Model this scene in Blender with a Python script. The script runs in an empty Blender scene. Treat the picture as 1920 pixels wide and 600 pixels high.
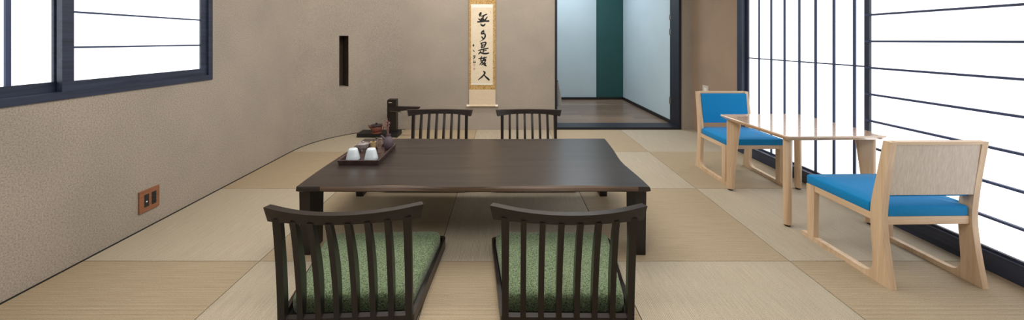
import bpy, bmesh, math, random
from mathutils import Vector, Matrix
random.seed(7)
S = bpy.context.scene
COL = S.collection
F, PX, PY, CH, YAW = 678.0, 946.0, 75.0, 1.10, 0.0     # lens in px of the 1920x600 frame, eye height

# ------------------------------------------------------------------ helpers
def srgb(r, g, b):
    f = lambda c: (c/255/12.92) if c/255 <= 0.04045 else ((c/255+0.055)/1.055)**2.4
    return (f(r), f(g), f(b), 1.0)

def obj(name, bm, mats, parent=None, loc=(0,0,0), bevel=0.0, seg=2, smooth=40, subsurf=0):
    if bevel > 0:
        es = [e for e in bm.edges if len(e.link_faces) == 2 and e.calc_face_angle(0) > math.radians(28)]
        if es:
            bmesh.ops.bevel(bm, geom=es, offset=bevel, segments=seg, profile=0.6, affect='EDGES', clamp_overlap=True)
    bmesh.ops.recalc_face_normals(bm, faces=bm.faces[:])
    me = bpy.data.meshes.new(name)
    bm.to_mesh(me); bm.free()
    if not isinstance(mats, (list, tuple)): mats = [mats]
    for m in mats: me.materials.append(m)
    for p in me.polygons: p.use_smooth = True
    me.set_sharp_from_angle(angle=math.radians(smooth))
    o = bpy.data.objects.new(name, me)
    COL.objects.link(o)
    o.location = loc
    if parent: o.parent = parent
    if subsurf:
        s = o.modifiers.new('sub', 'SUBSURF'); s.levels = s.render_levels = subsurf
    return o

def tag(o, label=None, cat=None, group=None, kind=None):
    if label: o['label'] = label
    if cat: o['category'] = cat
    if group: o['group'] = group
    if kind: o['kind'] = kind
    return o

def thing(name, label, cat, loc=(0,0,0), rz=0.0, group=None):
    o = bpy.data.objects.new(name, None)
    o.empty_display_size = 0.05
    COL.objects.link(o)
    o.location = loc; o.rotation_euler = (0, 0, rz)
    return tag(o, label, cat, group)

def struct_empty(name, loc=(0,0,0)):
    o = bpy.data.objects.new(name, None); COL.objects.link(o); o.location = loc
    o['kind'] = 'structure'
    return o

def struct(name, bm, mats, **k):
    o = obj(name, bm, mats, **k); o['kind'] = 'structure'; return o

def dup(root, loc, rz, label):
    r = root.copy(); COL.objects.link(r); r.location = loc; r.rotation_euler = (0, 0, rz); r['label'] = label
    def rec(src, dst):
        for ch in list(src.children):
            c = ch.copy(); COL.objects.link(c); c.parent = dst
            rec(ch, c)
    kids = list(root.children)
    for ch in kids:
        c = ch.copy(); COL.objects.link(c); c.parent = r
        for g in list(ch.children):
            d = g.copy(); COL.objects.link(d); d.parent = c
    return r

def BM(): return bmesh.new()

def box(bm, x0, x1, y0, y1, z0, z1, mi=0):
    v = [bm.verts.new(p) for p in ((x0,y0,z0),(x1,y0,z0),(x1,y1,z0),(x0,y1,z0),(x0,y0,z1),(x1,y0,z1),(x1,y1,z1),(x0,y1,z1))]
    for f in ((0,3,2,1),(4,5,6,7),(0,1,5,4),(1,2,6,5),(2,3,7,6),(3,0,4,7)):
        bm.faces.new([v[i] for i in f]).material_index = mi
    return bm

def bx(*a, **k): return box(BM(), *a, **k)

def loft(bm, rings, cap=True, closed=True, mi=0):
    R = [[bm.verts.new(p) for p in r] for r in rings]
    n = len(R[0])
    for a, b in zip(R, R[1:]):
        for i in range(n if closed else n-1):
            j = (i+1) % n
            f = bm.faces.new((a[i], a[j], b[j], b[i])); f.material_index = mi
    if cap:
        bm.faces.new(R[0][::-1]).material_index = mi
        bm.faces.new(R[-1]).material_index = mi
    return R

def prism(bm, poly, axis, a, b, mi=0):
    """poly: list of 2D points; axis x -> (y,z), y -> (x,z), z -> (x,y)"""
    def P(p, t):
        return {'x': (t, p[0], p[1]), 'y': (p[0], t, p[1]), 'z': (p[0], p[1], t)}[axis]
    loft(bm, [[P(p, a) for p in poly], [P(p, b) for p in poly]], mi=mi)
    return bm

def lathe(bm, prof, seg=32, c=(0,0,0), mi=0, caps=True):
    rings = []
    for r, z in prof:
        rings.append([(c[0]+r*math.cos(2*math.pi*i/seg), c[1]+r*math.sin(2*math.pi*i/seg), c[2]+z) for i in range(seg)])
    loft(bm, rings, cap=caps, mi=mi)
    return bm

def tube(bm, pts, rad, seg=8, mi=0):
    pts = [Vector(p) for p in pts]
    if not isinstance(rad, (list, tuple)): rad = [rad]*len(pts)
    rings = []
    up = Vector((0.31, 0.2, 0.93)).normalized()
    for i, p in enumerate(pts):
        d = (pts[min(i+1, len(pts)-1)] - pts[max(i-1, 0)]).normalized()
        u = d.cross(up)
        if u.length < 1e-4: u = d.cross(Vector((1,0,0)))
        u.normalize(); w = d.cross(u).normalized()
        rings.append([p + rad[i]*(u*math.cos(2*math.pi*k/seg) + w*math.sin(2*math.pi*k/seg)) for k in range(seg)])
    loft(bm, rings, mi=mi)
    return bm

def rrect(x0, x1, y0, y1, r, n=5):
    out = []
    for cx, cy, a0 in ((x1-r, y0+r, -90), (x1-r, y1-r, 0), (x0+r, y1-r, 90), (x0+r, y0+r, 180)):
        for k in range(n+1):
            a = math.radians(a0 + 90*k/n)
            out.append((cx+r*math.cos(a), cy+r*math.sin(a)))
    return out

def round_poly(poly, r, n=4):
    """rounds the corners of a 2D polygon"""
    out = []
    m = len(poly)
    for i in range(m):
        p = Vector(poly[i]); a = Vector(poly[i-1]); b = Vector(poly[(i+1) % m])
        rr = r[i] if isinstance(r, (list, tuple)) else r
        if rr <= 0: out.append(tuple(p)); continue
        da = min(rr, (a-p).length*0.45); db = min(rr, (b-p).length*0.45)
        s = p + (a-p).normalized()*da; e = p + (b-p).normalized()*db
        for k in range(n+1):
            t = k/n
            q = s*(1-t)**2 + p*2*t*(1-t) + e*t*t
            out.append(tuple(q))
    return out

def catmull(pts, n=6):
    P = [Vector(p) for p in pts]
    P = [P[0]*2-P[1]] + P + [P[-1]*2-P[-2]]
    out = []
    for i in range(1, len(P)-2):
        for k in range(n):
            t = k/n
            a, b, c, d = P[i-1], P[i], P[i+1], P[i+2]
            out.append(0.5*((2*b) + (c-a)*t + (2*a-5*b+4*c-d)*t*t + (3*b-a-3*c+d)*t**3))
    out.append(P[-2])
    return out

def at_y(px, py, Y):
    """point of the plane y = Y that the photo shows at px, py"""
    u = (px-PX)/F; w = (PY-py)/F
    dx = math.cos(YAW)*u + math.sin(YAW); dy = -math.sin(YAW)*u + math.cos(YAW)
    return Vector((dx*Y/dy, Y, CH + w*Y/dy))

# ------------------------------------------------------------------ materials
def mat(name):
    m = bpy.data.materials.new(name); m.use_nodes = True
    nt = m.node_tree
    return m, nt, nt.nodes['Principled BSDF']

def N(nt, t, **k):
    n = nt.nodes.new(t)
    for a, b in k.items():
        if a in n.inputs: n.inputs[a].default_value = b
        else: setattr(n, a, b)
    return n

def L(nt, a, b): nt.links.new(a, b)

def coords(nt, scale=(1,1,1), rot=(0,0,0)):
    tc = N(nt, 'ShaderNodeTexCoord'); mp = N(nt, 'ShaderNodeMapping')
    mp.inputs['Scale'].default_value = scale; mp.inputs['Rotation'].default_value = rot
    L(nt, tc.outputs['Object'], mp.inputs['Vector'])
    return mp.outputs['Vector']

def ramp(nt, fac, stops):
    r = N(nt, 'ShaderNodeValToRGB')
    e = r.color_ramp.elements
    e[0].position, e[0].color = stops[0]
    e[1].position, e[1].color = stops[-1]
    for p, c in stops[1:-1]:
        q = e.new(p); q.color = c
    L(nt, fac, r.inputs['Fac'])
    return r.outputs['Color']

def bump(nt, bsdf, h, strength=0.3, dist=0.002):
    b = N(nt, 'ShaderNodeBump', Strength=strength, Distance=dist)
    L(nt, h, b.inputs['Height']); L(nt, b.outputs['Normal'], bsdf.inputs['Normal'])

def plain(name, c, rough=0.5, metal=0.0, var=0.0, scale=30, coat=0.0, spec=0.5):
    m, nt, b = mat(name)
    b.inputs['Roughness'].default_value = rough; b.inputs['Metallic'].default_value = metal
    b.inputs['Coat Weight'].default_value = coat; b.inputs['Specular IOR Level'].default_value = spec
    n = N(nt, 'ShaderNodeTexNoise', Scale=scale, Detail=4.0)
    L(nt, coords(nt), n.inputs['Vector'])
    v = max(var, 0.03)
    lo = tuple(x*(1-v) for x in c[:3])+(1,); hi = tuple(min(1, x*(1+v)) for x in c[:3])+(1,)
    L(nt, ramp(nt, n.outputs['Fac'], [(0.3, lo), (0.7, hi)]), b.inputs['Base Color'])
    return m

def plaster(name, c, speck=0.28):
    m, nt, b = mat(name)
    b.inputs['Roughness'].default_value = 0.95; b.inputs['Specular IOR Level'].default_value = 0.15
    v = coords(nt)
    n1 = N(nt, 'ShaderNodeTexNoise', Scale=150.0, Detail=4.0, Roughness=0.75)
    n2 = N(nt, 'ShaderNodeTexNoise', Scale=3.0, Detail=4.0)
    L(nt, v, n1.inputs['Vector']); L(nt, v, n2.inputs['Vector'])
    lo = tuple(x*(1-speck) for x in c[:3])+(1,); hi = tuple(x*(1+speck*0.8) for x in c[:3])+(1,)
    c1 = ramp(nt, n1.outputs['Fac'], [(0.3, lo), (0.5, c), (0.72, hi)])
    c2 = ramp(nt, n2.outputs['Fac'], [(0.3, (0.93,0.93,0.93,1)), (0.7, (1.05,1.04,1.03,1))])
    mx = N(nt, 'ShaderNodeMix', data_type='RGBA', blend_type='MULTIPLY'); mx.inputs[0].default_value = 1.0
    L(nt, c1, mx.inputs[6]); L(nt, c2, mx.inputs[7]); L(nt, mx.outputs[2], b.inputs['Base Color'])
    bump(nt, b, n1.outputs['Fac'], 0.5, 0.002)
    return m

def wood(name, dark, light, axis='x', rough=0.4, scale=1.0, coat=0.0, spec=0.5, bstr=0.12):
    m, nt, b = mat(name)
    b.inputs['Roughness'].default_value = rough; b.inputs['Coat Weight'].default_value = coat
    b.inputs['Coat Roughness'].default_value = 0.06; b.inputs['Specular IOR Level'].default_value = spec
    st = {'x': (1.2, 22, 22), 'y': (22, 1.2, 22), 'z': (22, 22, 1.2)}[axis]
    v = coords(nt, tuple(s*scale for s in st))
    n = N(nt, 'ShaderNodeTexNoise', Scale=2.2, Detail=8.0, Roughness=0.62, Distortion=0.6)
    L(nt, v, n.inputs['Vector'])
    mid = tuple((a+c)/2 for a, c in zip(dark, light))
    L(nt, ramp(nt, n.outputs['Fac'], [(0.3, dark), (0.5, mid), (0.72, light)]), b.inputs['Base Color'])
    bump(nt, b, n.outputs['Fac'], bstr, 0.001)
    return m

def tatami(name, c, rib):
    m, nt, b = mat(name)
    b.inputs['Roughness'].default_value = 0.62; b.inputs['Specular IOR Level'].default_value = 0.3
    v = coords(nt)
    w = N(nt, 'ShaderNodeTexWave', Scale=44.0, Distortion=0.25, Detail=1.0)
    w.bands_direction = rib
    L(nt, v, w.inputs['Vector'])
    st = (160, 5, 1) if rib == 'X' else (5, 160, 1)
    n = N(nt, 'ShaderNodeTexNoise', Scale=1.0, Detail=5.0, Roughness=0.65)
    L(nt, coords(nt, st), n.inputs['Vector'])
    n3 = N(nt, 'ShaderNodeTexNoise', Scale=220.0, Detail=2.0)
    L(nt, v, n3.inputs['Vector'])
    lo = tuple(x*0.74 for x in c[:3])+(1,); hi = tuple(min(1, x*1.12) for x in c[:3])+(1,)
    cw = ramp(nt, w.outputs['Fac'], [(0.0, lo), (0.55, c), (1.0, hi)])
    cn = ramp(nt, n.outputs['Fac'], [(0.3, (0.86,0.85,0.82,1)), (0.7, (1.08,1.08,1.06,1))])
    c3 = ramp(nt, n3.outputs['Fac'], [(0.3, (0.85,0.85,0.85,1)), (0.7, (1.1,1.1,1.1,1))])
    m1 = N(nt, 'ShaderNodeMix', data_type='RGBA', blend_type='MULTIPLY'); m1.inputs[0].default_value = 1.0
    m2 = N(nt, 'ShaderNodeMix', data_type='RGBA', blend_type='MULTIPLY'); m2.inputs[0].default_value = 1.0
    L(nt, cw, m1.inputs[6]); L(nt, cn, m1.inputs[7]); L(nt, m1.outputs[2], m2.inputs[6]); L(nt, c3, m2.inputs[7])
    L(nt, m2.outputs[2], b.inputs['Base Color'])
    bump(nt, b, w.outputs['Fac'], 0.55, 0.0015)
    return m

def fabric(name, dark, light, scale=160, rough=0.9, bstr=0.5, spec=0.2, sheen=0.2):
    m, nt, b = mat(name)
    b.inputs['Roughness'].default_value = rough; b.inputs['Specular IOR Level'].default_value = spec
    b.inputs['Sheen Weight'].default_value = sheen
    v = coords(nt)
    n = N(nt, 'ShaderNodeTexVoronoi', Scale=scale); L(nt, v, n.inputs['Vector'])
    n2 = N(nt, 'ShaderNodeTexNoise', Scale=scale*1.3, Detail=2.0); L(nt, v, n2.inputs['Vector'])
    mx = N(nt, 'ShaderNodeMath', operation='MULTIPLY_ADD'); mx.inputs[1].default_value = 0.5
    L(nt, n.outputs['Distance'], mx.inputs[0]); L(nt, n2.outputs['Fac'], mx.inputs[2])
    L(nt, ramp(nt, mx.outputs[0], [(0.45, light), (1.0, dark)]), b.inputs['Base Color'])
    bump(nt, b, mx.outputs[0], -bstr, 0.002) if False else bump(nt, b, mx.outputs[0], bstr, 0.0015)
    return m

def paper_lit(name, c, strength):
    m, nt, b = mat(name)
    b.inputs['Roughness'].default_value = 0.9
    n = N(nt, 'ShaderNodeTexNoise', Scale=6.0, Detail=5.0); L(nt, coords(nt), n.inputs['Vector'])
    col = ramp(nt, n.outputs['Fac'], [(0.3, tuple(x*0.96 for x in c[:3])+(1,)), (0.7, c)])
    L(nt, col, b.inputs['Emission Color']); b.inputs['Emission Strength'].default_value = strength
    b.inputs['Base Color'].default_value = (0.8, 0.82, 0.85, 1)
    return m

M = {}
M['plaster'] = plaster('clay_plaster', srgb(164, 155, 145), 0.4)
M['plaster_right'] = plaster('clay_plaster_warm', srgb(158, 138, 120), 0.15)
M['niche'] = plain('niche_shade_brown', srgb(66, 52, 42), 0.8, var=0.1)  # shade inside the slot, put into the colour as dark brown
M['ceil'] = plain('ceiling_paint', srgb(225, 222, 216), 0.9)
M['mat_d'] = tatami('tatami_lengthwise', srgb(183, 172, 154), 'X')  # paler base colour carries the sheen of this weave direction
M['mat_h'] = tatami('tatami_crosswise', srgb(174, 157, 132), 'Y')  # browner base colour imitates the weave turned away from the sheen
M['gap'] = plain('mat_joint', srgb(60, 52, 42), 0.9)
M['frame'] = wood('black_blue_lacquered_wood', srgb(28, 34, 50), srgb(52, 62, 84), 'z', 0.45)
M['frame_y'] = wood('black_blue_lacquered_rail', srgb(30, 37, 54), srgb(56, 66, 90), 'y', 0.45)
M['jamb'] = wood('near_black_navy_wood', srgb(16, 18, 28), srgb(30, 33, 46), 'z', 0.45)
M['bar'] = plain('dark_muntin', srgb(58, 70, 104), 0.5)
M['black'] = plain('black_paint', srgb(20, 20, 22), 0.5)
M['shoji'] = paper_lit('backlit_shoji_paper', (0.965, 0.985, 1.0, 1), 1.5)
M['winpaper'] = paper_lit('backlit_window_paper', (0.94, 0.985, 1.0, 1), 1.5)
M['dark_x'] = wood('dark_stained_wood', srgb(24, 19, 18), srgb(42, 33, 30), 'x', 0.36, 1.0, 0.06, 0.4)
M['dark_z'] = wood('dark_stained_wood_upright', srgb(20, 16, 15), srgb(36, 28, 26), 'z', 0.36, 1.0, 0.06, 0.4)
M['top'] = wood('dark_table_top', srgb(36, 30, 28), srgb(58, 49, 45), 'x', 0.3, 0.55, 0.0, bstr=0.06)
M['live'] = wood('brown_live_edge', srgb(58, 44, 36), srgb(106, 84, 66), 'x', 0.5, 1.3, bstr=0.5)
M['ash_x'] = wood('pale_ash_wood', srgb(192, 160, 127), srgb(222, 197, 166), 'x', 0.42, 0.8)
M['ash_y'] = wood('pale_ash_wood_long', srgb(192, 160, 127), srgb(222, 197, 166), 'y', 0.42, 0.8)
M['ash_z'] = wood('pale_ash_wood_upright', srgb(190, 158, 125), srgb(222, 197, 166), 'z', 0.42, 0.8)
M['panel'] = wood('whitewashed_ash_veneer', srgb(182, 168, 154), srgb(212, 201, 189), 'z', 0.5, 4.0)
M['ltop'] = wood('lounge_table_veneer', srgb(196, 158, 124), srgb(216, 188, 162), 'y', 0.2, 0.6, 1.0, bstr=0.02)
M['blue'] = fabric('blue_upholstery', srgb(2, 112, 172), srgb(8, 142, 206), 420, 0.85, 0.2, 0.2, 0.1)
M['green'] = fabric('green_woven_upholstery', srgb(58, 72, 50), srgb(140, 160, 122), 170, 0.95, 0.8)
M['hallwhite'] = plain('hall_white_paint', srgb(184, 201, 209), 0.75, var=0.02, scale=2)
M['hallgreen'] = plain('hall_dark_green_paint', srgb(30, 76, 76), 0.55, var=0.06, scale=4)
M['metal'] = plain('brushed_metal', srgb(150, 146, 138), 0.35, 0.9)
M['rubber'] = plain('black_rubber', srgb(26, 24, 24), 0.7)
M['brocade'] = None
M['roller'] = plain('ivory_roller_end', srgb(240, 234, 222), 0.4)
M['scrollpaper'] = plain('scroll_paper', srgb(222, 208, 184), 0.9, var=0.04, scale=40)
M['scrollplain'] = plain('scroll_plain_silk', srgb(214, 196, 170), 0.85, var=0.05, scale=60)
M['scrollband'] = plain('scroll_white_band', srgb(232, 228, 220), 0.85, var=0.05, scale=90)
M['ink'] = plain('sumi_ink', srgb(18, 18, 24), 0.7)
M['seal'] = plain('pale_red_seal_ink', srgb(196, 150, 128), 0.8)
M['cup'] = plain('white_glazed_porcelain', srgb(206, 217, 226), 0.25, coat=0.4)
M['navy'] = plain('navy_saucer_glaze', srgb(24, 28, 52), 0.3)
M['tray'] = wood('dark_reddish_tray_wood', srgb(48, 34, 34), srgb(84, 64, 60), 'y', 0.35, 1.0, 0.2)
M['grey_cer'] = plain('grey_speckled_ceramic', srgb(150, 142, 140), 0.35, var=0.25, scale=60, coat=0.3)
M['bamboo'] = plain('bamboo', srgb(186, 160, 118), 0.5, var=0.12, scale=60)
M['bristle'] = plain('bamboo_bristle', srgb(146, 124, 112), 0.7, var=0.2, scale=90)
M['purple'] = plain('purple_clay', srgb(88, 75, 84), 0.5, var=0.12, scale=40)
M['twig'] = plain('dried_pink_twig', srgb(142, 104, 98), 0.8, var=0.2, scale=60)
M['jar'] = plain('dark_clay', srgb(54, 44, 42), 0.45, var=0.15)
M['red'] = plain('red_brown_clay', srgb(112, 62, 50), 0.45, var=0.15)
M['outletwood'] = wood('reddish_outlet_wood', srgb(120, 76, 52), srgb(160, 108, 78), 'y', 0.5, 3)
M['socket'] = plain('black_socket_plastic', srgb(32, 34, 38), 0.4)
M['lightdot'] = plain('white_button', srgb(235, 240, 245), 0.4)
M['switch'] = plain('white_switch_plastic', srgb(206, 198, 186), 0.4)
M['towel'] = fabric('white_towel_cloth', srgb(120, 122, 124), srgb(196, 198, 198), 200)

def brocade():
    m, nt, b = mat('gold_brocade')
    b.inputs['Roughness'].default_value = 0.7
    v = coords(nt)
    n = N(nt, 'ShaderNodeTexVoronoi', Scale=75.0); L(nt, v, n.inputs['Vector'])
    n2 = N(nt, 'ShaderNodeTexNoise', Scale=120.0, Detail=3.0); L(nt, v, n2.inputs['Vector'])
    mx = N(nt, 'ShaderNodeMath', operation='MULTIPLY'); L(nt, n.outputs['Distance'], mx.inputs[0]); L(nt, n2.outputs['Fac'], mx.inputs[1])
    L(nt, ramp(nt, mx.outputs[0], [(0.08, srgb(206, 178, 124)), (0.22, srgb(186, 150, 90)), (0.4, srgb(160, 122, 66))]), b.inputs['Base Color'])
    bump(nt, b, n2.outputs['Fac'], 0.3, 0.001)
    return m
M['brocade'] = brocade()

def plank_floor():
    m, nt, b = mat('brown_plank_floor')
    b.inputs['Roughness'].default_value = 0.3
    v = coords(nt)
    br = N(nt, 'ShaderNodeTexBrick', Scale=1.0)
    br.offset = 0.37
    br.inputs['Brick Width'].default_value = 1.1; br.inputs['Row Height'].default_value = 0.13
    br.inputs['Mortar Size'].default_value = 0.002
    br.inputs['Color1'].default_value = srgb(142, 120, 102); br.inputs['Color2'].default_value = srgb(112, 93, 79)
    br.inputs['Mortar'].default_value = srgb(48, 38, 34)
    L(nt, v, br.inputs['Vector'])
    n = N(nt, 'ShaderNodeTexNoise', Scale=2.0, Detail=7.0, Roughness=0.65); L(nt, coords(nt, (1.5, 26, 1)), n.inputs['Vector'])
    g = ramp(nt, n.outputs['Fac'], [(0.3, (0.72,0.7,0.68,1)), (0.7, (1.2,1.2,1.2,1))])
    mx = N(nt, 'ShaderNodeMix', data_type='RGBA', blend_type='MULTIPLY'); mx.inputs[0].default_value = 1.0
    L(nt, br.outputs['Color'], mx.inputs[6]); L(nt, g, mx.inputs[7]); L(nt, mx.outputs[2], b.inputs['Base Color'])
    return m
M['planks'] = plank_floor()

# ------------------------------------------------------------------ the room
XL, XR, YB, YF, ZC = -2.10, 2.32, 4.44, -1.7, 2.45
RAD = 0.88
gx = [-2.10, -1.22, -0.34, 0.54, 1.42, 2.30]
gy = [4.44 - 0.88*k for k in range(8)]
# floor of half mats laid in a checkerboard
bm = BM()
box(bm, -2.4, 2.5, YF-0.1, 4.46, -0.06, -0.0025, 2)
for i in range(5):
    for j in range(7):
        x0, x1 = gx[i], gx[i+1]; y1, y0 = gy[j], gy[j+1]
        x1 = 2.34 if i == 4 else x1
        g = 0.0016
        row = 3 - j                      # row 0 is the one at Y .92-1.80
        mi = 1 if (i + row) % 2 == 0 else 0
        e = 0.003
        top = [(x0+g+e, y0+g+e, 0), (x1-g-e, y0+g+e, 0), (x1-g-e, y1-g-e, 0), (x0+g+e, y1-g-e, 0)]
        mid = [(x0+g, y0+g, -0.0012), (x1-g, y0+g, -0.0012), (x1-g, y1-g, -0.0012), (x0+g, y1-g, -0.0012)]
        bot = [(p[0], p[1], -0.02) for p in mid]
        loft(bm, [bot, mid, top], mi=mi)
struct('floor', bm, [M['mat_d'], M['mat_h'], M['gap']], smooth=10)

# left wall with its big rounded corner, window opening and slot niche
WY0, WY1, WZ0, WZ1 = 0.55, 2.595, 0.817, 2.05
NZ0, NZ1 = 0.559, 1.149
path = [(XL, YF), (XL, WY0), (XL, WY1), (XL, YB-RAD)]
ARC = 40
cx0, cy0 = XL+RAD, YB-RAD
arc = [(cx0 - RAD*math.cos(math.radians(a)), cy0 + RAD*math.sin(math.radians(a))) for a in [90*k/ARC for k in range(1, ARC+1)]]
path += arc
def px_of(p):
    d = Vector((p[0], p[1])); fw = Vector((math.sin(YAW), math.cos(YAW))); rt = Vector((math.cos(YAW), -math.sin(YAW)))
    return PX + F*d.dot(rt)/d.dot(fw)
# arc span that holds the slot
def arcpt(a): return (cx0 - RAD*math.cos(math.radians(a)), cy0 + RAD*math.sin(math.radians(a)))
angs = [a*0.05 for a in range(0, 1801)]
na0 = min(angs, key=lambda a: abs(px_of(arcpt(a)) - 636)); na1 = min(angs, key=lambda a: abs(px_of(arcpt(a)) - 653.5))
A = sorted(set([round(90*k/ARC, 3) for k in range(1, ARC+1)] + [na0, na1]))
A = [a for a in A if a in (na0, na1) or not (abs(a-na0) < 0.9 or abs(a-na1) < 0.9)]
path = [(XL, YF), (XL, WY0), (XL, WY1), (XL, YB-RAD)] + [arcpt(a) for a in A]
zs = [0, NZ0, WZ0, NZ1, WZ1, ZC]
bm = BM()
V = {}
for i, p in enumerate(path):
    for k, z in enumerate(zs): V[i, k] = bm.verts.new((p[0], p[1], z))
holes = {}
i0 = path.index(arcpt(na0)); i1 = path.index(arcpt(na1))
for i in range(len(path)-1):
    for k in range(len(zs)-1):
        if i == 1 and 2 <= k <= 3: continue                       # window
        if i0 <= i < i1 and 1 <= k <= 2: continue                  # slot
        bm.faces.new((V[i,k], V[i+1,k], V[i+1,k+1], V[i,k+1]))
# window reveal
def quad(bm, *p):
    bm.faces.new([bm.verts.new(q) for q in p])
D = 0.16
for (ya, za, yb, zb) in ((WY0,WZ0,WY1,WZ0),(WY1,WZ0,WY1,WZ1),(WY1,WZ1,WY0,WZ1),(WY0,WZ1,WY0,WZ0)):
    quad(bm, (XL,ya,za),(XL,yb,zb),(XL-D,yb,zb),(XL-D,ya,za))
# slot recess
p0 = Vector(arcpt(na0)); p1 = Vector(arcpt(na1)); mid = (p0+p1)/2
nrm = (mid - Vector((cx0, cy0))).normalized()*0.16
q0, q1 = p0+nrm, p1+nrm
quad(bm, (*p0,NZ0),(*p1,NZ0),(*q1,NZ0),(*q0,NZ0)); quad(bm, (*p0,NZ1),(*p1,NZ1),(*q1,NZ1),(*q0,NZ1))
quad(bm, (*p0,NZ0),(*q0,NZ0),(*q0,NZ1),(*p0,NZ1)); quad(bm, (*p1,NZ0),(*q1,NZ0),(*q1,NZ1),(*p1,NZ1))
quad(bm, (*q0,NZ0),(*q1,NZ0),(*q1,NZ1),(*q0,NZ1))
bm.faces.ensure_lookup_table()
for q in (-1, -2): bm.faces[q].material_index = 1  # recess back and one side painted dark to imitate shade
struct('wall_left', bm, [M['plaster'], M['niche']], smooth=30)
# thin dark reveal line where the mats meet the left wall and its curve
bm = BM()
for a, b in zip(path, path[1:]):
    d = Vector((b[0]-a[0], b[1]-a[1])).normalized(); n = Vector((d.y, -d.x))*0.006
    loft(bm, [[(a[0],a[1],0.0002),(a[0]+n.x,a[1]+n.y,0.0002),(a[0]+n.x,a[1]+n.y,0.005),(a[0],a[1],0.005)],
              [(b[0],b[1],0.0002),(b[0]+n.x,b[1]+n.y,0.0002),(b[0]+n.x,b[1]+n.y,0.005),(b[0],b[1],0.005)]])
struct('baseboard_left', bm, M['black'])

# back wall around the doorway
DX0, DX1, DZ, TH = 0.618, 2.168, 2.05, 0.23
bm = BM()
box(bm, cx0, DX0, YB, YB+TH, 0, ZC)
box(bm, DX1, 2.55, YB, YB+TH, 0, ZC)
box(bm, DX0, DX1, YB, YB+TH, DZ, ZC)
struct('wall_back', bm, M['plaster'])
SY0, SY1 = -0.55, 3.585        # run of shoji screens in the right wall
bm = BM()
box(bm, XR, XR+0.2, SY1, YB, 0, ZC)
box(bm, XR, XR+0.2, YF, SY0, 0, ZC)
box(bm, XR, XR+0.2, SY0, SY1, 2.05, ZC)
struct('wall_right', bm, M['plaster_right'])
struct('wall_front', bx(-2.3, 2.5, YF-0.1, YF, 0, ZC), M['plaster'])
struct('ceiling', bx(-2.4, 2.6, YF-0.1, YB+0.02, ZC, ZC+0.1), M['ceil'])

# door frame
d = struct_empty('door_1', (0, YB, 0))
obj('jamb', bx(DX0, DX0+0.028, -0.006, TH+0.004, 0, DZ), M['jamb'], d, bevel=0.003)
obj('jamb', bx(DX1-0.03, DX1, -0.006, TH+0.004, 0, DZ), M['jamb'], d, bevel=0.003)
obj('lintel', bx(DX0+0.028, DX1-0.03, -0.006, TH, DZ-0.03, DZ), M['jamb'], d, bevel=0.003)
obj('threshold', bx(DX0+0.028, DX1-0.03, -0.006, TH, 0, 0.03), M['jamb'], d, bevel=0.003)
for z0, z1 in ((1.36, 1.42), (1.17, 1.24), (0.28, 0.36)):
    h = BM()
    box(h, DX1-0.034, DX1-0.0295, TH-0.035, TH-0.003, z0, z1)
    tube(h, [(DX1-0.035, TH+0.001, z0-0.004), (DX1-0.035, TH+0.001, z1+0.004)], 0.006, 10)
    obj('hinge', h, M['metal'], d)

# hall beyond the doorway
HY, HX, HZ = 6.56, 2.15, 0.022
struct('floor_hall', bx(-0.6, 2.4, YB+TH, HY+0.1, -0.08, HZ), M['planks'])
GX = at_y(1118, 150, HY).x
struct('wall_hall_back', bx(-0.6, GX, HY, HY+0.1, HZ, 2.5), M['hallwhite'])
struct('wall_hall_green', bx(GX, 2.4, HY-0.006, HY+0.1, HZ, 2.5), M['hallgreen'])
struct('wall_hall_right', bx(HX, HX+0.2, YB+TH+0.005, HY-0.006, HZ, 2.5), M['hallwhite'])
struct('wall_hall_left', bx(-0.7, -0.6, YB+TH, HY, HZ, 2.5), M['hallwhite'])
struct('ceiling_hall', bx(-0.7, 2.4, YB+TH, HY+0.1, 2.5, 2.6), M['ceil'])
struct('baseboard_hall_back', bx(-0.6, HX, HY-0.022, HY-0.006, HZ, HZ+0.042), M['black'])
struct('baseboard_hall_right', bx(HX-0.014, HX, YB+TH+0.005, HY-0.022, HZ, HZ+0.045), M['black'])

# cloth hanging on the hall side of the door frame
t = thing('hanging_towel', 'white cloth hanging just inside the doorway by the dark jamb', 'towel', (0.648, YB+TH+0.05, 0.0))
tw = BM()
rows = []
for k in range(9):
    z = 0.555 - 0.315*k/8
    w0 = 0.034 + 0.056*(k/8)**0.7
    ring = []
    for s in range(12):
        a = 2*math.pi*s/12
        ring.append((0.03+w0*0.75*(0.5+0.5*math.cos(a)) + 0.006*math.sin(3*a+k*0.4), 0.022*math.sin(a)*(0.6+0.1*k) + 0.004*math.cos(4*a), z - 0.03*(0.5+0.5*math.cos(a))*(k == 8)*-0.6))
    rows.append(ring)
loft(tw, rows)
obj('cloth', tw, M['towel'], t, smooth=80)
pg = BM(); tube(pg, [(-0.02, 0.0, 0.56), (0.045, 0.0, 0.56), (0.05, 0, 0.572)], 0.006, 8)
obj('peg', pg, M['black'], t)

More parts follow.
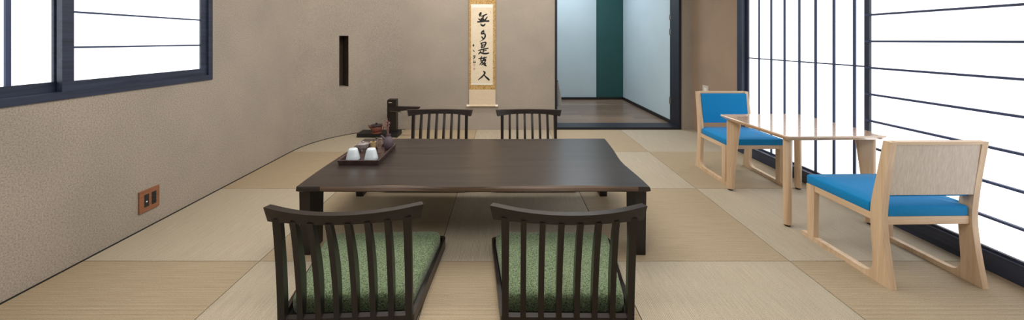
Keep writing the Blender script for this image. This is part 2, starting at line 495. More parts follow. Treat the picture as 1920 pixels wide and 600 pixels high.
# ------------------------------------------------------------------ left window
w1 = struct_empty('window_1', (XL, 0, 0))
fr = BM()
f_, dep = 0.035, 0.11
box(fr, -dep, 0.006, WY0, WY1, WZ0, WZ0+f_); box(fr, -dep, 0.006, WY0, WY1, WZ1-f_, WZ1)
box(fr, -dep, 0.006, WY0, WY0+f_, WZ0+f_, WZ1-f_); box(fr, -dep, 0.006, WY1-f_, WY1, WZ0+f_, WZ1-f_)
obj('frame', fr, M['frame_y'], w1, bevel=0.002)
def sash(y0, y1, x0, x1, vbars, hbars, parent):
    s = BM(); st = 0.048
    z0, z1 = WZ0+f_, WZ1-f_
    box(s, x0, x1, y0, y1, z0, z0+st); box(s, x0, x1, y0, y1, z1-st, z1)
    box(s, x0, x1, y0, y0+st, z0+st, z1-st); box(s, x0, x1, y1-st, y1, z0+st, z1-st)
    so = obj('sash', s, M['frame_y'], parent, bevel=0.002)
    xm = x0+0.014
    obj('paper', bx(xm-0.004, xm, y0+st-0.004, y1-st+0.004, z0+st-0.004, z1-st+0.004), M['winpaper'], so)
    l = BM()
    for y in vbars: box(l, xm, xm+0.009, y-0.009, y+0.009, z0+st, z1-st)
    for z in hbars: box(l, xm, xm+0.007, y0+st, y1-st, z-0.0048, z+0.0048)
    obj('lattice', l, M['bar'], so)
sash(1.723, WY1-f_, -0.034, -0.008, [], [1.238-0.174+0.174*k for k in range(5)], w1)
sash(WY0+f_, 1.768, -0.070, -0.044, [1.565-0.155*k for k in range(6)], [], w1)

# ------------------------------------------------------------------ shoji screens in the right wall
def shoji(name, y0, y1, x, vb, hb, stile=0.03):
    w = struct_empty(name, (0, 0, 0))
    s = BM(); z0, z1 = 0.092, 1.99
    box(s, x-0.006, x+0.022, y0, y0+stile, z0, z1); box(s, x-0.006, x+0.022, y1-stile, y1, z0, z1)
    box(s, x-0.006, x+0.022, y0+stile, y1-stile, z1-0.04, z1); box(s, x-0.006, x+0.022, y0+stile, y1-stile, z0-0.001, z0+0.012)
    obj('frame', s, M['frame'], w, bevel=0.002)
    obj('paper', bx(x+0.009, x+0.013, y0+stile-0.004, y1-stile+0.004, z0+0.01, z1-0.036), M['shoji'], w)
    l = BM()
    for y in vb: box(l, x+0.001, x+0.009, y-0.0085, y+0.0085, z0+0.012, z1-0.04)
    for z in hb: box(l, x-0.0085, x+0.0085, y0+0.004, y1-0.004, z-0.0058, z+0.0058) if not vb else box(l, x+0.003, x+0.009, y0+stile, y1-stile, z-0.0045, z+0.0045)
    obj('lattice', l, M['bar'], w)
    return w
shoji('window_2', 2.30, 3.515, 2.352, [2.435+0.152*k for k in range(7)], [0.927, 1.62])
shoji('window_3', 1.10, 2.335, 2.328, [], [0.249+0.1685*k for k in range(10)], 0.032)
shoji('window_4', -0.10, 1.12, 2.352, [], [0.249+0.1685*k for k in range(10)], 0.032)
struct('trim_1', bx(2.306, 2.40, 3.515, 3.587, 0, 2.05), M['frame'], bevel=0.004)
struct('trim_2', bx(2.306, 2.40, SY0, 3.515, 0, 0.091), M['frame_y'], bevel=0.004)
struct('trim_3', bx(2.306, 2.40, SY0, 3.515, 1.99, 2.05), M['frame_y'], bevel=0.004)
struct('wall_right_end', bx(2.33, 2.5, SY0, -0.10, 0.091, 1.99), M['plaster_right'])

# ------------------------------------------------------------------ low dining table
TX0, TX1, TY0, TY1, TZ, TT = -1.05, 0.733, 1.82, 2.71, 0.36, 0.027
tab = thing('low_table', 'long low dark wooden table with wavy live edge between the slatted chairs', 'table', ((TX0+TX1)/2, (TY0+TY1)/2, 0))
ox, oy = tab.location.x, tab.location.y
def front_bev(t):        # how far the top edge is cut back along the front, t from 0 to 1
    g = lambda c, w: math.exp(-((t-c)/w)**2)
    return 0.002 + 0.016*g(0.27, 0.11) + 0.018*g(0.72, 0.13)
top_r, low_r = [], []
n = 60
for k in range(n):                       # front, left to right
    t = k/n; x = TX0 + (TX1-TX0)*t
    wob = 0.004*math.sin(9*t) + 0.003*math.sin(23*t+1)
    top_r.append((x, TY0+front_bev(t)+wob)); low_r.append((x, TY0-0.002+wob*0.6))
n2 = 30
for k in range(n2):                      # right end, concave live edge
    t = k/n2; y = TY0 + (TY1-TY0)*t
    off = -0.022*math.exp(-((t-0.42)/0.22)**2) + 0.02*t**3
    top_r.append((TX1+off-0.002, y)); low_r.append((TX1+off+0.004, y))
for k in range(n):
    t = k/n; x = TX1+0.018 + (TX0-TX1-0.018)*t
    wob = 0.005*math.sin(8*t+1)
    top_r.append((x, TY1+wob-0.003)); low_r.append((x, TY1+wob+0.004))
for k in range(n2):
    t = k/n2; y = TY1 + (TY0-TY1)*t
    off = 0.006*math.sin(6*t)
    top_r.append((TX0+off+0.002, y)); low_r.append((TX0+off-0.003, y))
bm = BM()
R = [[(x-ox, y-oy, TZ-TT) for x, y in [(a*0.985+0.015*ox, b*0.985+0.015*oy) for a, b in low_r]],
     [(x-ox, y-oy, TZ-TT+0.006) for x, y in low_r],
     [((a[0]*0.65+b[0]*0.35)-ox, (a[1]*0.65+b[1]*0.35)-oy, TZ-0.008) for a, b in zip(low_r, top_r)],
     [(x-ox, y-oy, TZ) for x, y in top_r]]
rr = loft(bm, R)
for f in bm.faces:
    c = f.calc_center_median()
    if len(f.verts) == 4 and c.y < TY0-oy+0.03 and c.z > TZ-TT+0.006:
        t = (c.x+ox-TX0)/(TX1-TX0)
        if front_bev(t) > 0.0026: f.material_index = 1
obj('tabletop', bm, [M['top'], M['live']], tab, smooth=12)
for sx, x0, x1 in ((-1, -1.048, -0.992), (1, 0.668, 0.724)):
    for y0, y1 in ((1.845, 1.985), (2.54, 2.68)):
        lb = BM()
        loft(lb, [[(x-ox, y-oy, 0) for x, y in ((x0+.003,y0+.004),(x1-.003,y0+.004),(x1-.003,y1-.004),(x0+.003,y1-.004))],
                  [(x-ox, y-oy, TZ-TT+0.002) for x, y in ((x0,y0),(x1,y0),(x1,y1),(x0,y1))]])
        obj('leg', lb, M['dark_z'], tab, bevel=0.005)
ap = BM(); box(ap, -0.80, 0.80, -0.03, 0.03, TZ-TT-0.035, TZ-TT+0.001)
obj('batten', ap, M['dark_x'], tab, bevel=0.004)

# ------------------------------------------------------------------ legless slatted chairs
def arc_y(x):            # plan curve of the backrest, rear side is negative y
    return -0.078 + 0.066*(x/0.29)**2
def make_floor_chair(label):
    t = thing('legless_chair', label, 'chair', group='dark slatted legless chairs around the low table')
    # seat frame: a tapered shallow box, open at the top
    def trap(i, y0, y1): return [(-0.252+i, y0), (0.252-i, y0), (0.312-i, y1), (-0.312+i, y1)]
    b = BM()
    o_ = round_poly(trap(0, -0.012, 0.545), [0.015, 0.015, 0.03, 0.03]); i_ = round_poly(trap(0.014, 0.012, 0.528), [0.01,0.01,0.02,0.02])
    low = [(x*0.992, y*0.992+0.002) for x, y in o_]
    Rv = loft(b, [[(x,y,0.0) for x,y in low], [(x,y,0.03) for x,y in o_], [(x,y,0.056) for x,y in o_], [(x,y,0.056) for x,y in i_], [(x,y,0.03) for x,y in i_]])
    obj('seat_frame', b, M['dark_x'], t, smooth=35)
    # cushion with domed top
    b = BM(); rings = []
    base = round_poly(trap(0.018, 0.048, 0.522), [0.03,0.03,0.055,0.055], 6)
    cxm, cym = 0.0, 0.272
    for s, z in ((0.985, 0.031), (1.0, 0.055), (0.997, 0.08), (0.98, 0.093), (0.95, 0.099), (0.85, 0.102), (0.6, 0.104), (0.3, 0.105)):
        rings.append([(cxm+(x-cxm)*s, cym+(y-cym)*s, z) for x, y in base])
    loft(b, rings)
    obj('seat_cushion', b, M['green'], t, smooth=60)
    # curved crest rail
    b = BM(); rings = []
    for k in range(29):
        u = -1+2*k/28; x = 0.281*u; y = arc_y(x); sl = 0.066*2*x/0.29**2
        nrm = Vector((-sl, 1)).normalized()*0.014
        h0 = 0.438 - 0.008*abs(u)**3 + 0.004*(1-u*u); h1 = 0.478 + 0.006*abs(u)**2.5
        ex = 0.006*(1 if u > 0 else -1)*(abs(u) > 0.99)
        p = Vector((x, y))
        a = p - nrm; c = p + nrm
        lean = 0.006
        rings.append([(a.x-ex, a.y+lean, h0), (c.x-ex, c.y+lean, h0), (c.x+ex, c.y, h1), (a.x+ex, a.y, h1)])
    loft(b, rings)
    obj('crest_rail', b, M['dark_x'], t, bevel=0.0035, smooth=35)
    # posts and slats, each an upright with a lumbar curve
    for k in range(8):
        x = -0.235 + 0.47*k/7
        post = k in (0, 7)
        wt, wb = (0.0145, 0.0125) if post else (0.0105, 0.0105)
        ytop = arc_y(x)
        rings = []
        b = BM()
        for s in range(13):
            q = s/12
            z = 0.045 + 0.402*q
            y = ytop*(q**1.5 if not post else q) + (0.010*math.sin(math.pi*q) if not post else 0.006*math.sin(math.pi*q))
            dp = (0.014 + 0.008*math.sin(math.pi*min(1, q*1.1))) if not post else 0.018 - 0.004*q
            w = wb + (wt-wb)*q
            rings.append([(x-w, y-dp, z), (x+w, y-dp, z), (x+w*0.8, y+dp, z), (x-w*0.8, y+dp, z)])
        loft(b, rings)
        obj('back_post' if post else 'slat', b, M['dark_z'], t, bevel=0.003, smooth=35)
    return t
D2 = math.radians
c1 = make_floor_chair('dark slatted legless chair with green cushion, before the table, on the plastered wall side')
c1.location = (-0.597, 1.372, 0); c1.rotation_euler = (0, 0, D2(2.6))
dup(c1, (0.238, 1.372, 0), D2(-0.5), 'dark slatted legless chair with green cushion, before the table, on the blue seats side')
dup(c1, (-0.573, 3.175, 0), D2(180), 'dark slatted legless chair behind the table, beside the wooden stand with the spout')
dup(c1, (0.214, 3.175, 0), D2(180), 'dark slatted legless chair behind the table, beside the open doorway')

# ------------------------------------------------------------------ blue lounge chairs
def make_lounge(label):
    t = thing('lounge_chair', label, 'chair', group='pale wood lounge chairs with blue seats')
    th = 0.028; hw = 0.222
    rear = [tuple(p) for p in catmull([(0.0,0.0,0), (0.018,0.11,0), (0.034,0.24,0), (0.036,0.33,0), (0.022,0.48,0), (0.0,0.65,0)], 5)]
    front = [tuple(p) for p in catmull([(0.032,0.65,0), (0.062,0.48,0), (0.084,0.36,0), (0.088,0.28,0), (0.082,0.17,0), (0.078,0.085,0), (0.084,0.05,0), (0.10,0.031,0), (0.125,0.024,0)], 5)]
    prof = [(p[0], p[1]) for p in rear] + [(p[0], p[1]) for p in front] + [(0.467, 0.022), (0.467, 0.0)]
    for s in (-1, 1):
        x0, x1 = (-hw, -hw+th) if s < 0 else (hw-th, hw)
        b = BM(); prism(b, prof, 'x', x0, x1)
        obj('side_frame', b, M['ash_z'], t, bevel=0.003, smooth=30)
        b = BM(); loft(b, [[(x0,0.388,0.022),(x1,0.388,0.022),(x1,0.428,0.022),(x0,0.428,0.022)], [(x0,0.384,0.302),(x1,0.384,0.302),(x1,0.434,0.302),(x0,0.434,0.302)]])
        obj('leg', b, M['ash_z'], t, bevel=0.003)
        obj('seat_rail', bx(x0+0.002, x1-0.002, 0.086, 0.385, 0.272, 0.303), M['ash_y'], t, bevel=0.003)
    obj('cross_rail', bx(-hw+th, hw-th, 0.045, 0.075, 0.266, 0.302), M['ash_x'], t, bevel=0.003)
    obj('cross_rail', bx(-hw+th, hw-th, 0.406, 0.432, 0.272, 0.302), M['ash_x'], t, bevel=0.003)
    b = BM()
    cush = round_poly([(-0.19,0.044),(0.19,0.044),(0.19,0.096),(0.219,0.096),(0.219,0.442),(-0.219,0.442),(-0.219,0.096),(-0.19,0.096)], [0.01,0.01,0,0.004,0.016,0.016,0.004,0])
    rings = [[(0+x*s, 0.25+(y-0.25)*s, z) for x, y in cush] for s, z in ((0.99,0.303),(1.0,0.309),(1.0,0.338),(0.992,0.345),(0.975,0.348),(0.6,0.350))]
    loft(b, rings)
    obj('seat_cushion', b, M['blue'], t, smooth=50)
    # back panel and pad lean with the posts
    def lean(z): return 0.012 + 0.028*(0.65-z)/0.25
    def slab(b, hx, z0, z1, y_off, thick, n=1):
        loft(b, [[(-hx, lean(z)+y_off, z), (hx, lean(z)+y_off, z), (hx, lean(z)+y_off+thick, z), (-hx, lean(z)+y_off+thick, z)] for z in (z0, (z0+z1)/2, z1)])
    b = BM(); slab(b, hw-th, 0.405, 0.638, -0.008, 0.016)
    obj('back_panel', b, M['panel'], t, bevel=0.002)
    b = BM(); slab(b, hw-th, 0.638, 0.652, -0.012, 0.026)
    obj('top_rail', b, M['ash_x'], t, bevel=0.003)
    b = BM(); slab(b, hw-th-0.002, 0.392, 0.634, 0.008, 0.03)
    obj('back_pad', b, M['blue'], t, bevel=0.009, seg=3)
    return t
l1 = make_lounge('pale wood lounge chair with blue seat, its bare wooden back turned to the room')
l1.location = (1.918, 1.592, 0); l1.rotation_euler = (0, 0, D2(1.2))
dup(l1, (1.898, 3.178, 0), D2(180), 'pale wood lounge chair with blue seat and blue back pad, by the beige corner wall')

# ------------------------------------------------------------------ lounge table
lt = thing('side_table', 'square pale wooden table with glossy top between the blue lounge chairs', 'table', (1.923, 2.408, 0), D2(2.0))
TH2, TW, TD = 0.543, 0.303, 0.316
b = BM()
o_ = rrect(-TW, TW, -TD, TD, 0.022)
i_ = rrect(-TW+0.016, TW-0.016, -TD+0.016, TD-0.016, 0.018)
loft(b, [[(x,y,TH2-0.026) for x,y in i_], [(x,y,TH2-0.009) for x,y in o_], [(x,y,TH2-0.002) for x,y in o_], [(x*0.994,y*0.994,TH2) for x,y in o_]])
obj('tabletop', b, M['ltop'], lt, smooth=25)
for sx in (-1, 1):
    for sy in (-1, 1):
        dg = Vector((sx, sy)).normalized(); pr = Vector((-dg.y, dg.x))
        corner = Vector((sx*0.272, sy*0.272))
        b = BM(); rings = []
        for z, inner in ((0.012, 0.046), (0.12, 0.052), (0.3, 0.068), (0.45, 0.084), (TH2-0.026, 0.094)):
            outline = rrect(-inner, 0, -0.021, 0.021, 0.017, 4)
            rings.append([(corner.x + dg.x*u + pr.x*v, corner.y + dg.y*u + pr.y*v, z) for u, v in outline])
        loft(b, rings)
        lg = obj('leg', b, M['ash_z'], lt, smooth=50)
        b = BM(); c = corner - dg*0.023
        lathe(b, [(0.014, 0.0), (0.016, 0.003), (0.016, 0.0125)], 20, (c.x, c.y, 0))
        obj('foot_pad', b, M['rubber'], lg)

# ------------------------------------------------------------------ hanging scroll
sc = thing('hanging_scroll', 'hanging calligraphy scroll with gold brocade border on the back wall', 'scroll', at_y(904.5, 198, YB))
so_ = sc.location
YS = YB - 0.012
def pl(px, py): 
    p = at_y(px, py, YS); return (p.x-so_.x, p.z-so_.z)
def sheet(bm, x0, x1, y0, y1, depth, thick=0.002):
    a = pl(x0, y1); c = pl(x1, y0)
    box(bm, a[0], c[0], YS-so_.y-depth-thick, YS-so_.y-depth, a[1], c[1])
    return bm
obj('plain_silk', sheet(BM(), 879.6, 929, -62, 197, 0), M['scrollplain'], sc)
obj('brocade_border', sheet(BM(), 879.6, 929, -34, 167.6, 0.002, 0.0012), M['brocade'], sc)
obj('paper', sheet(BM(), 883.2, 924.3, 8, 159, 0.0032, 0.001), M['scrollpaper'], sc)
for y0_, y1_ in ((8, 14.5), (156.2, 159)): obj('white_band', sheet(BM(), 883.2, 924.3, y0_, y1_, 0.0042, 0.0006), M['scrollband'], sc)
b = BM(); p0 = pl(879.8, 198.2); p1 = pl(928.8, 198.2)
yy = YS-so_.y-0.006
tube(b, [(p0[0], yy, p0[1]), (p1[0], yy, p1[1])], 0.011, 16)
ro = obj('roller', b, M['scrollplain'], sc)
for a_, c_ in ((875, 879.8), (928.8, 933.6)):
    b = BM(); u = pl(a_, 198.2); v = pl(c_, 198.2)
    tube(b, [(u[0], yy, u[1]), (v[0], yy, v[1])], 0.0145, 16)
    obj('roller_end', b, M['roller'], ro, bevel=0.002)
b = BM(); p0 = pl(878, -62); p1 = pl(931, -62); tube(b, [(p0[0], yy, p0[1]), (p1[0], yy, p1[1])], 0.009, 12)
obj('top_rod', b, M['dark_x'], sc)
b = BM(); pm = pl(904.5, -86); tube(b, [(p0[0]+0.08, yy, p0[1]), (pm[0], yy, pm[1]), (p1[0]-0.08, yy, p1[1])], 0.002, 6)
obj('hanging_cord', b, M['brocade'], sc)
DEP = [0]
def stroke(bm, pts, conv, width):
    """a brush stroke: flat ribbon with rounded ends lying on the scroll paper"""
    P = [conv(*p[:2]) for p in pts]
    W = [p[2] for p in pts]
    C = catmull([(a, c, w) for (a, c), w in zip(P, W)], 5)
    DEP[0] += 1
    y = YS-so_.y-0.0046 - 0.00001*DEP[0]
    left, right = [], []
    for i, q in enumerate(C):
        d = (C[min(i+1, len(C)-1)] - C[max(i-1, 0)]); d = Vector((d.x, d.y)).normalized() if d.length > 0 else Vector((1, 0))
        nn = Vector((-d.y, d.x))*q.z*width
        left.append((q.x+nn.x, y, q.y+nn.y)); right.append((q.x-nn.x, y, q.y-nn.y))
    def cap(q, d, w):
        out = []
        for k in range(1, 6):
            a = math.pi*k/6
            nn = Vector((-d.y, d.x))
            v = nn*math.cos(a) + d*math.sin(a)
            out.append((q.x+v.x*w, y, q.y+v.y*w))
        return out
    d1 = Vector((C[-1].x-C[-2].x, C[-1].y-C[-2].y)).normalized(); d0 = Vector((C[0].x-C[1].x, C[0].y-C[1].y)).normalized()
    vl = [bm.verts.new(p) for p in left]; vr = [bm.verts.new(p) for p in right]
    for i in range(len(vl)-1):
        try: bm.faces.new((vl[i], vl[i+1], vr[i+1], vr[i]))
        except ValueError: pass
    ce = [bm.verts.new(p) for p in cap(C[-1], d1, C[-1].z*width)]
    bm.faces.new([vl[-1]] + ce + [vr[-1]])
    cs = [bm.verts.new(p) for p in cap(C[0], d0, C[0].z*width)]
    bm.faces.new([vr[0]] + cs + [vl[0]])
UNIT = 1.14*4.44/F            # metres per photo px at the wall
kA = lambda x, y: pl(875+x/7.5, 15+y/7.5)       # pixel frames of three close looks at the scroll
kB = lambda x, y: pl(860+x/2.727, y/2.727)
kC = lambda x, y: pl(870+x/5, 90+y/5)
ink = BM()
for s in ([(198,72,13),(188,95,16),(186,112,9)], [(205,118,6),(245,104,8),(280,88,8)], [(168,152,6),(188,168,10),(215,182,10)],
          [(240,112,8),(222,150,12),(205,185,10)], [(288,128,6),(268,158,9),(250,182,8)], [(205,150,8),(235,158,11),(228,180,10)],
          [(155,196,9),(200,192,11),(255,186,9),(308,184,11)], [(200,222,6),(210,242,11),(238,247,12),(260,226,6)], [(200,165,9),(225,172,9),(245,165,7)]):
    stroke(ink, s, kA, UNIT/7.5)
obj('character', ink, M['ink'], sc); ink = BM()
for s in ([(238,318,9),(214,340,9),(208,362,8),(228,364,7),(250,362,8),(262,384,9),(256,412,10),(240,436,8),(212,458,4),(180,474,1.5)], [(210,402,5),(224,420,9),(236,436,8)], [(240,320,6),(240,345,7),(222,362,6)]):
    stroke(ink, s, kA, UNIT/7.5)
obj('character', ink, M['ink'], sc); ink = BM()
for s in ([(114,222,2),(120,232,3),(116,244,3)], [(114,222,3),(126,218,2.6),(139,217,3.4),(136,230,3),(130,241,2.4)], [(117,232,2),(133,229,2)], [(116,243,2.4),(132,240,2.4)],
          [(102,258,2.2),(124,252,3),(151,247,2.4)], [(127,250,2.6),(126,262,2.8),(124,272,2.6)], [(128,260,2),(142,257,2)], [(113,262,2.4),(106,272,2.8),(101,277,1.4)], [(110,268,2.4),(124,273,3.6),(140,274,4),(154,271,2.6)]):
    stroke(ink, s, kB, UNIT/2.727)
obj('character', ink, M['ink'], sc); ink = BM()
for s in ([(166,80,4),(158,98,6),(160,116,4)], [(138,98,3),(172,96,5),(212,86,4)], [(190,84,4),(186,104,5),(166,134,5),(148,156,3)], [(152,122,3),(176,118,5),(204,114,5)],
          [(204,116,4),(190,138,5),(166,158,4)], [(164,132,4),(184,146,7),(206,166,6)], [(206,140,3),(196,152,6),(190,162,5)], [(180,100,4),(196,104,5),(206,100,3)]):
    stroke(ink, s, kC, UNIT/5)
obj('character', ink, M['ink'], sc); ink = BM()
for s in ([(184,220,5),(196,230,7),(188,248,6),(166,272,6),(134,298,3)], [(186,248,4),(204,270,6),(222,286,8),(234,298,7)]):
    stroke(ink, s, kC, UNIT/5)
obj('character', ink, M['ink'], sc)
for grp in (([(72,230,1.2),(78,228,1.4),(74,236,1.2)], [(76,226,1),(77,238,1.2)], [(71,234,1),(80,233,1.2)]), ([(74,256,1.4),(77,260,1.6),(81,264,1.4)],),
            ([(74,287,1.4),(84,284,1.6),(82,294,2),(76,302,1.4)], [(80,284,1.2),(78,290,1.2),(77,294,1.2)]), ([(78,310,1.4),(78,315,1.5),(78,319,1.6)], [(84,312,1.4),(84,316,1.5),(84,319,1.6)], [(74,320,1.4),(80,320,1.6),(86,319,1.8)])):
    sg = BM()
    for s in grp: stroke(sg, s, kB, UNIT/2.727)
    obj('signature_character', sg, M['ink'], sc)
for cx_, cy_ in ((80, 332), (80, 352)):
    sl = BM()
    for a_, c_ in (((-4,-5),(4,-5)), ((-4,5),(4,5)), ((-4,-5),(-4,5)), ((4,-5),(4,5)), ((-2,-2),(3,-2)), ((0,-4),(0,4)), ((-3,2),(2,2))):
        stroke(sl, [(cx_+a_[0], cy_+a_[1], 0.6), (cx_+(a_[0]+c_[0])/2, cy_+(a_[1]+c_[1])/2, 0.6), (cx_+c_[0], cy_+c_[1], 0.6)], kB, UNIT/2.727)
    obj('red_seal', sl, M['seal'], sc)
sl = BM(); stroke(sl, [(162,56,0.7),(163,62,0.9),(162,68,0.7)], kB, UNIT/2.727)
obj('red_mark', sl, M['seal'], sc)

# ------------------------------------------------------------------ dark stand with arm in the corner
st = thing('spout_stand', 'dark wooden post with side arm on a black slab base by the curved wall', 'stand', (-1.44, 4.165, 0))
b = BM(); box(b, -0.226, 0.232, -0.09, 0.09, 0, 0.044); obj('base', b, M['black'], st, bevel=0.004)
b = BM()
prof = [(0.094, 0.044), (0.196, 0.044), (0.196, 0.418), (0.104, 0.418), (0.094, 0.404)]
prism(b, prof, 'y', -0.02, 0.06)
po = obj('post', b, M['dark_z'], st, bevel=0.003)
b = BM(); box(b, 0.093, 0.197, -0.021, 0.061, 0.284, 0.29); obj('groove', b, M['black'], po)
b = BM(); box(b, 0.112, 0.148, -0.0215, -0.0195, 0.378, 0.386); obj('maker_plate', b, M['switch'], po)
b = BM()
prof = [(0.115, 0.29), (0.24, 0.29), (0.36, 0.305), (0.462, 0.316), (0.474, 0.322), (0.474, 0.338), (0.196, 0.344), (0.115, 0.34)]
prism(b, prof, 'y', -0.06, -0.0205)
obj('arm', b, M['dark_x'], st, bevel=0.003)
b = BM(); tube(b, [(0.13, -0.03, 0.286), (0.2, -0.038, 0.285), (0.25, -0.04, 0.28), (0.262, -0.04, 0.262)], 0.006, 10)
obj('spout', b, M['metal'], st)

# red teapot on the slab
rp = thing('teapot', 'small red brown clay teapot on the black slab beside the dark post', 'teapot', (-1.452, 4.10, 0.0448))
b = BM(); lathe(b, [(0.05, 0.0), (0.058, 0.006), (0.048, 0.012), (0.04, 0.018), (0.056, 0.035), (0.062, 0.055), (0.056, 0.075), (0.04, 0.088)], 28); obj('body', b, M['red'], rp, smooth=60)
b = BM(); lathe(b, [(0.066, 0.086), (0.068, 0.092), (0.03, 0.1), (0.008, 0.102), (0.012, 0.114), (0.004, 0.12)], 28); obj('lid', b, M['jar'], rp, smooth=60)
b = BM(); tube(b, [(-0.045, 0, 0.045), (-0.075, 0, 0.065), (-0.09, 0, 0.092)], [0.012, 0.009, 0.006], 10); obj('spout', b, M['red'], rp, smooth=60)
b = BM(); tube(b, [(0.05, 0, 0.03), (0.078, 0, 0.04), (0.084, 0, 0.062), (0.072, 0, 0.08), (0.05, 0, 0.082)], 0.006, 8); obj('handle', b, M['red'], rp, smooth=60)

# ------------------------------------------------------------------ tea tray and what stands on it
TRX0, TRX1, TRY0, TRY1 = -0.992, -0.742, 2.135, 2.49
tr = thing('tea_tray', 'dark rectangular wooden tray with raised rim on the low table', 'tray', ((TRX0+TRX1)/2, (TRY0+TRY1)/2, TZ))
hx, hy = (TRX1-TRX0)/2, (TRY1-TRY0)/2
b = BM()
loft(b, [[(x,y,0.0) for x,y in rrect(-hx+.008,hx-.008,-hy+.008,hy-.008,.004,2)], [(x,y,0.028) for x,y in rrect(-hx,hx,-hy,hy,.006,2)],
         [(x,y,0.028) for x,y in rrect(-hx+.012,hx-.012,-hy+.012,hy-.012,.004,2)], [(x,y,0.008) for x,y in rrect(-hx+.015,hx-.015,-hy+.015,hy-.015,.004,2)]])
obj('tray_body', b, M['tray'], tr, smooth=30)
ZT = TZ + 0.0088
def cup(loc, label):
    t = thing('tea_cup', label, 'cup', loc, 0, 'white cups upside down on the tea tray')
    b = BM(); lathe(b, [(0.0405, 0.006), (0.041, 0.009), (0.036, 0.03), (0.031, 0.05), (0.0265, 0.066), (0.0235, 0.0705), (0.018, 0.072)], 36)
    obj('bowl', b, M['cup'], t, smooth=60)
    b = BM(); lathe(b, [(0.036, 0.0004), (0.046, 0.003), (0.046, 0.006), (0.041, 0.0065)], 36); obj('saucer', b, M['navy'], t)
    return t
k1 = cup((-0.923, 2.203, ZT), 'upturned white cup on the tea tray, before the grey footed bowl')
dup(k1, (-0.812, 2.203, ZT), 0, 'upturned white cup on the tea tray, before the bristly whisk')
t = thing('footed_bowl', 'small grey speckled ceramic bowl on three feet, on the tea tray', 'bowl', (-0.932, 2.385, ZT))
b = BM(); lathe(b, [(0.018, 0.012), (0.03, 0.018), (0.038, 0.032), (0.04, 0.05), (0.037, 0.05), (0.033, 0.034), (0.022, 0.022)], 32); obj('bowl', b, M['grey_cer'], t, smooth=60)
b = BM(); lathe(b, [(0.034, 0.046), (0.02, 0.051), (0.007, 0.053), (0.008, 0.06), (0.003, 0.064)], 28); obj('lid', b, M['grey_cer'], t, smooth=60)
for k in range(3):
    a = math.radians(30+120*k); b = BM(); lathe(b, [(0.003, 0.0), (0.006, 0.003), (0.007, 0.018)], 10, (0.024*math.cos(a), 0.024*math.sin(a), 0)); obj('foot', b, M['grey_cer'], t)
t = thing('bamboo_holder', 'short pale bamboo tube standing beside the grey bowl on the tray', 'holder', (-0.872, 2.40, ZT))
b = BM(); lathe(b, [(0.017, 0.0), (0.018, 0.004), (0.0165, 0.025), (0.0185, 0.05), (0.02, 0.056), (0.016, 0.056), (0.014, 0.01)], 24); obj('tube', b, M['bamboo'], t, smooth=50)
b = BM(); tube(b, [(0.0, 0.0, 0.012), (-0.006, 0.0, 0.05), (0.008, 0.004, 0.066)], 0.003, 6); obj('scoop', b, M['jar'], t)
t = thing('lidded_jar', 'squat dark clay jar with flat lid at the back of the tray', 'jar', (-0.868, 2.452, ZT))
b = BM(); lathe(b, [(0.02, 0), (0.024, 0.004), (0.027, 0.03), (0.025, 0.05)], 28); obj('body', b, M['jar'], t, smooth=50)
b = BM(); lathe(b, [(0.026, 0.05), (0.0275, 0.054), (0.024, 0.06), (0.005, 0.062), (0.006, 0.07), (0.003, 0.072)], 28); obj('lid', b, M['jar'], t, smooth=50)
t = thing('tea_whisk', 'bristly pale bamboo whisk standing beside the purple vase on the tray', 'whisk', (-0.812, 2.345, ZT))
b = BM(); lathe(b, [(0.012, 0.0), (0.013, 0.003), (0.011, 0.03), (0.013, 0.034)], 20); obj('handle', b, M['bristle'], t)
b = BM()
for k in range(26):
    a = 2*math.pi*k/26; r = 0.012; r2 = 0.02 + 0.004*random.random()
    tube(b, [(r*math.cos(a), r*math.sin(a), 0.03), (r2*math.cos(a), r2*math.sin(a), 0.055+0.006*random.random()), (0.014*math.cos(a), 0.014*math.sin(a), 0.082+0.006*random.random())], [0.0014,0.0011,0.0007], 5)
obj('bristle_ring', b, M['bristle'], t)
t = thing('bud_vase', 'round purple clay bud vase on the tea tray', 'vase', (-0.778, 2.425, ZT))
b = BM(); lathe(b, [(0.018, 0.0), (0.024, 0.004), (0.030, 0.025), (0.031, 0.045), (0.027, 0.066), (0.018, 0.08), (0.012, 0.088), (0.015, 0.098), (0.012, 0.098), (0.009, 0.086), (0.012, 0.06)], 32); obj('body', b, M['purple'], t, smooth=60)
b = BM(); tube(b, [(-0.022, -0.006, 0.066), (-0.036, -0.008, 0.082), (-0.046, -0.01, 0.094)], [0.009, 0.007, 0.006], 12); obj('spout', b, M['purple'], t, smooth=60)
tw = BM()
base = Vector((0, 0, 0.0))
for k in range(7):
    a = 2*math.pi*k/7 + 0.4; sp = 0.012 + 0.014*random.random(); h = 0.06+0.045*random.random()
    p1_ = Vector((sp*0.5*math.cos(a)-0.006, sp*0.5*math.sin(a), h*0.5)); p2_ = Vector((sp*1.2*math.cos(a+0.3)-0.016, sp*math.sin(a+0.3), h))
    tube(tw, [(0, 0, -0.02), p1_, p2_], [0.0022, 0.0018, 0.001], 5)
    for j in range(4):
        q = p1_.lerp(p2_, 0.2+0.25*j) + Vector((random.uniform(-.008,.008), random.uniform(-.008,.008), random.uniform(0,.006)))
        lathe(tw, [(0.0006, -0.004), (0.0035, -0.001), (0.0035, 0.002), (0.0006, 0.005)], 6, q)
tag(obj('dried_twigs', tw, M['twig'], None, (-0.778, 2.425, ZT+0.098)), 'dried pinkish twig sprig standing in the purple bud vase', 'twig')

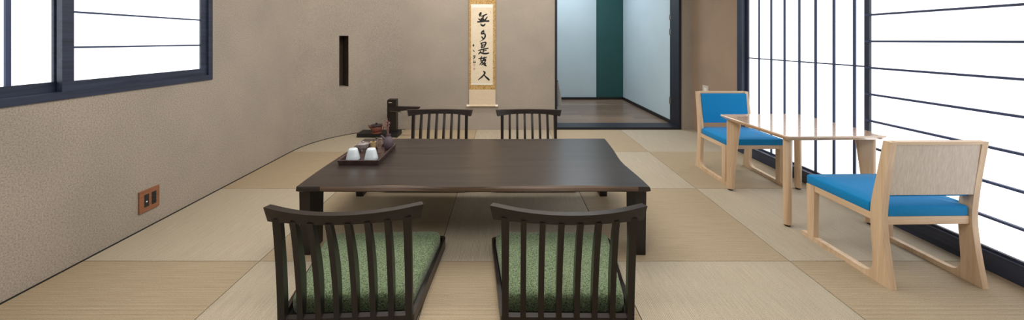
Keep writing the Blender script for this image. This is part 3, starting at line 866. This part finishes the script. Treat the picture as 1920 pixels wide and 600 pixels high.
# ------------------------------------------------------------------ plates on the walls
t = thing('wall_outlet', 'reddish wooden plate with two black sockets low on the plastered wall', 'outlet', (XL, 2.132, 0.162))
obj('cover_plate', bx(0, 0.008, -0.06, 0.06, -0.062, 0.062), M['outletwood'], t, bevel=0.002)
b = BM(); box(b, 0.006, 0.0095, -0.032, -0.005, -0.036, 0.036); s1 = obj('socket', b, M['socket'], t, bevel=0.0008)
b = BM(); tube(b, [(0.009, -0.019, -0.006), (0.0105, -0.019, -0.006)], 0.0042, 14); obj('button', b, M['lightdot'], s1)
b = BM(); box(b, 0.006, 0.0095, 0.012, 0.039, -0.036, 0.036); s2 = obj('socket', b, M['socket'], t, bevel=0.0008)
b = BM()
for z in (-0.02, 0.0, 0.02): box(b, 0.0094, 0.0102, 0.018, 0.033, z-0.004, z+0.004)
obj('slot_cover', b, M['black'], s2)
t = thing('wall_switch', 'small pale switch plate on the beige wall above the farther lounge chair', 'switch', (XR, 4.165, 0.515))
obj('cover_plate', bx(-0.008, 0, -0.058, 0.058, -0.06, 0.06), M['switch'], t, bevel=0.003)
b = BM(); box(b, -0.0105, -0.007, -0.022, 0.022, -0.033, 0.033); obj('rocker', b, M['roller'], t, bevel=0.001)

# ------------------------------------------------------------------ light
def area(name, loc, size, power, color=(1,1,1), rot=(0,0,0), sy=None):
    l = bpy.data.lights.new(name, 'AREA'); l.energy = power; l.color = color
    l.shape = 'RECTANGLE'; l.size = size; l.size_y = sy or size
    o = bpy.data.objects.new(name, l); COL.objects.link(o); o.location = loc; o.rotation_euler = rot
    return o
area('ceiling_light', (-0.2, 2.3, ZC-0.03), 1.6, 34, (1.0, 0.95, 0.89), (0,0,0), 1.2)
area('ceiling_light', (-0.2, 0.3, ZC-0.03), 1.6, 34, (1.0, 0.95, 0.89), (0,0,0), 1.2)
area('ceiling_light', (-0.2, 3.75, ZC-0.03), 2.6, 30, (1.0, 0.94, 0.85), (0,0,0), 0.3)
area('hall_light', (1.0, 5.6, 2.47), 1.2, 34, (0.90, 0.96, 1.0), (0,0,0), 1.2)
w = bpy.data.worlds.new('world'); S.world = w; w.use_nodes = True
w.node_tree.nodes['Background'].inputs[0].default_value = (0.75, 0.85, 1.0, 1)
w.node_tree.nodes['Background'].inputs[1].default_value = 0.4

# ------------------------------------------------------------------ camera
cd = bpy.data.cameras.new('camera'); cam = bpy.data.objects.new('camera', cd); COL.objects.link(cam)
cam.location = (0, 0, CH); cam.rotation_euler = (math.radians(90), 0, -YAW)
cd.sensor_fit = 'HORIZONTAL'; cd.sensor_width = 36.0; cd.lens = F/1920*36
cd.shift_x = (960-PX)/1920; cd.shift_y = -(300-PY)/1920
cd.clip_start = 0.05
S.camera = cam
S.view_settings.view_transform = 'Standard'
S.view_settings.look = 'None'
S.view_settings.exposure = 0.0
S.cycles.use_denoising = True
S.cycles.max_bounces = 8; S.cycles.diffuse_bounces = 5
S.cycles.sample_clamp_indirect = 6.0
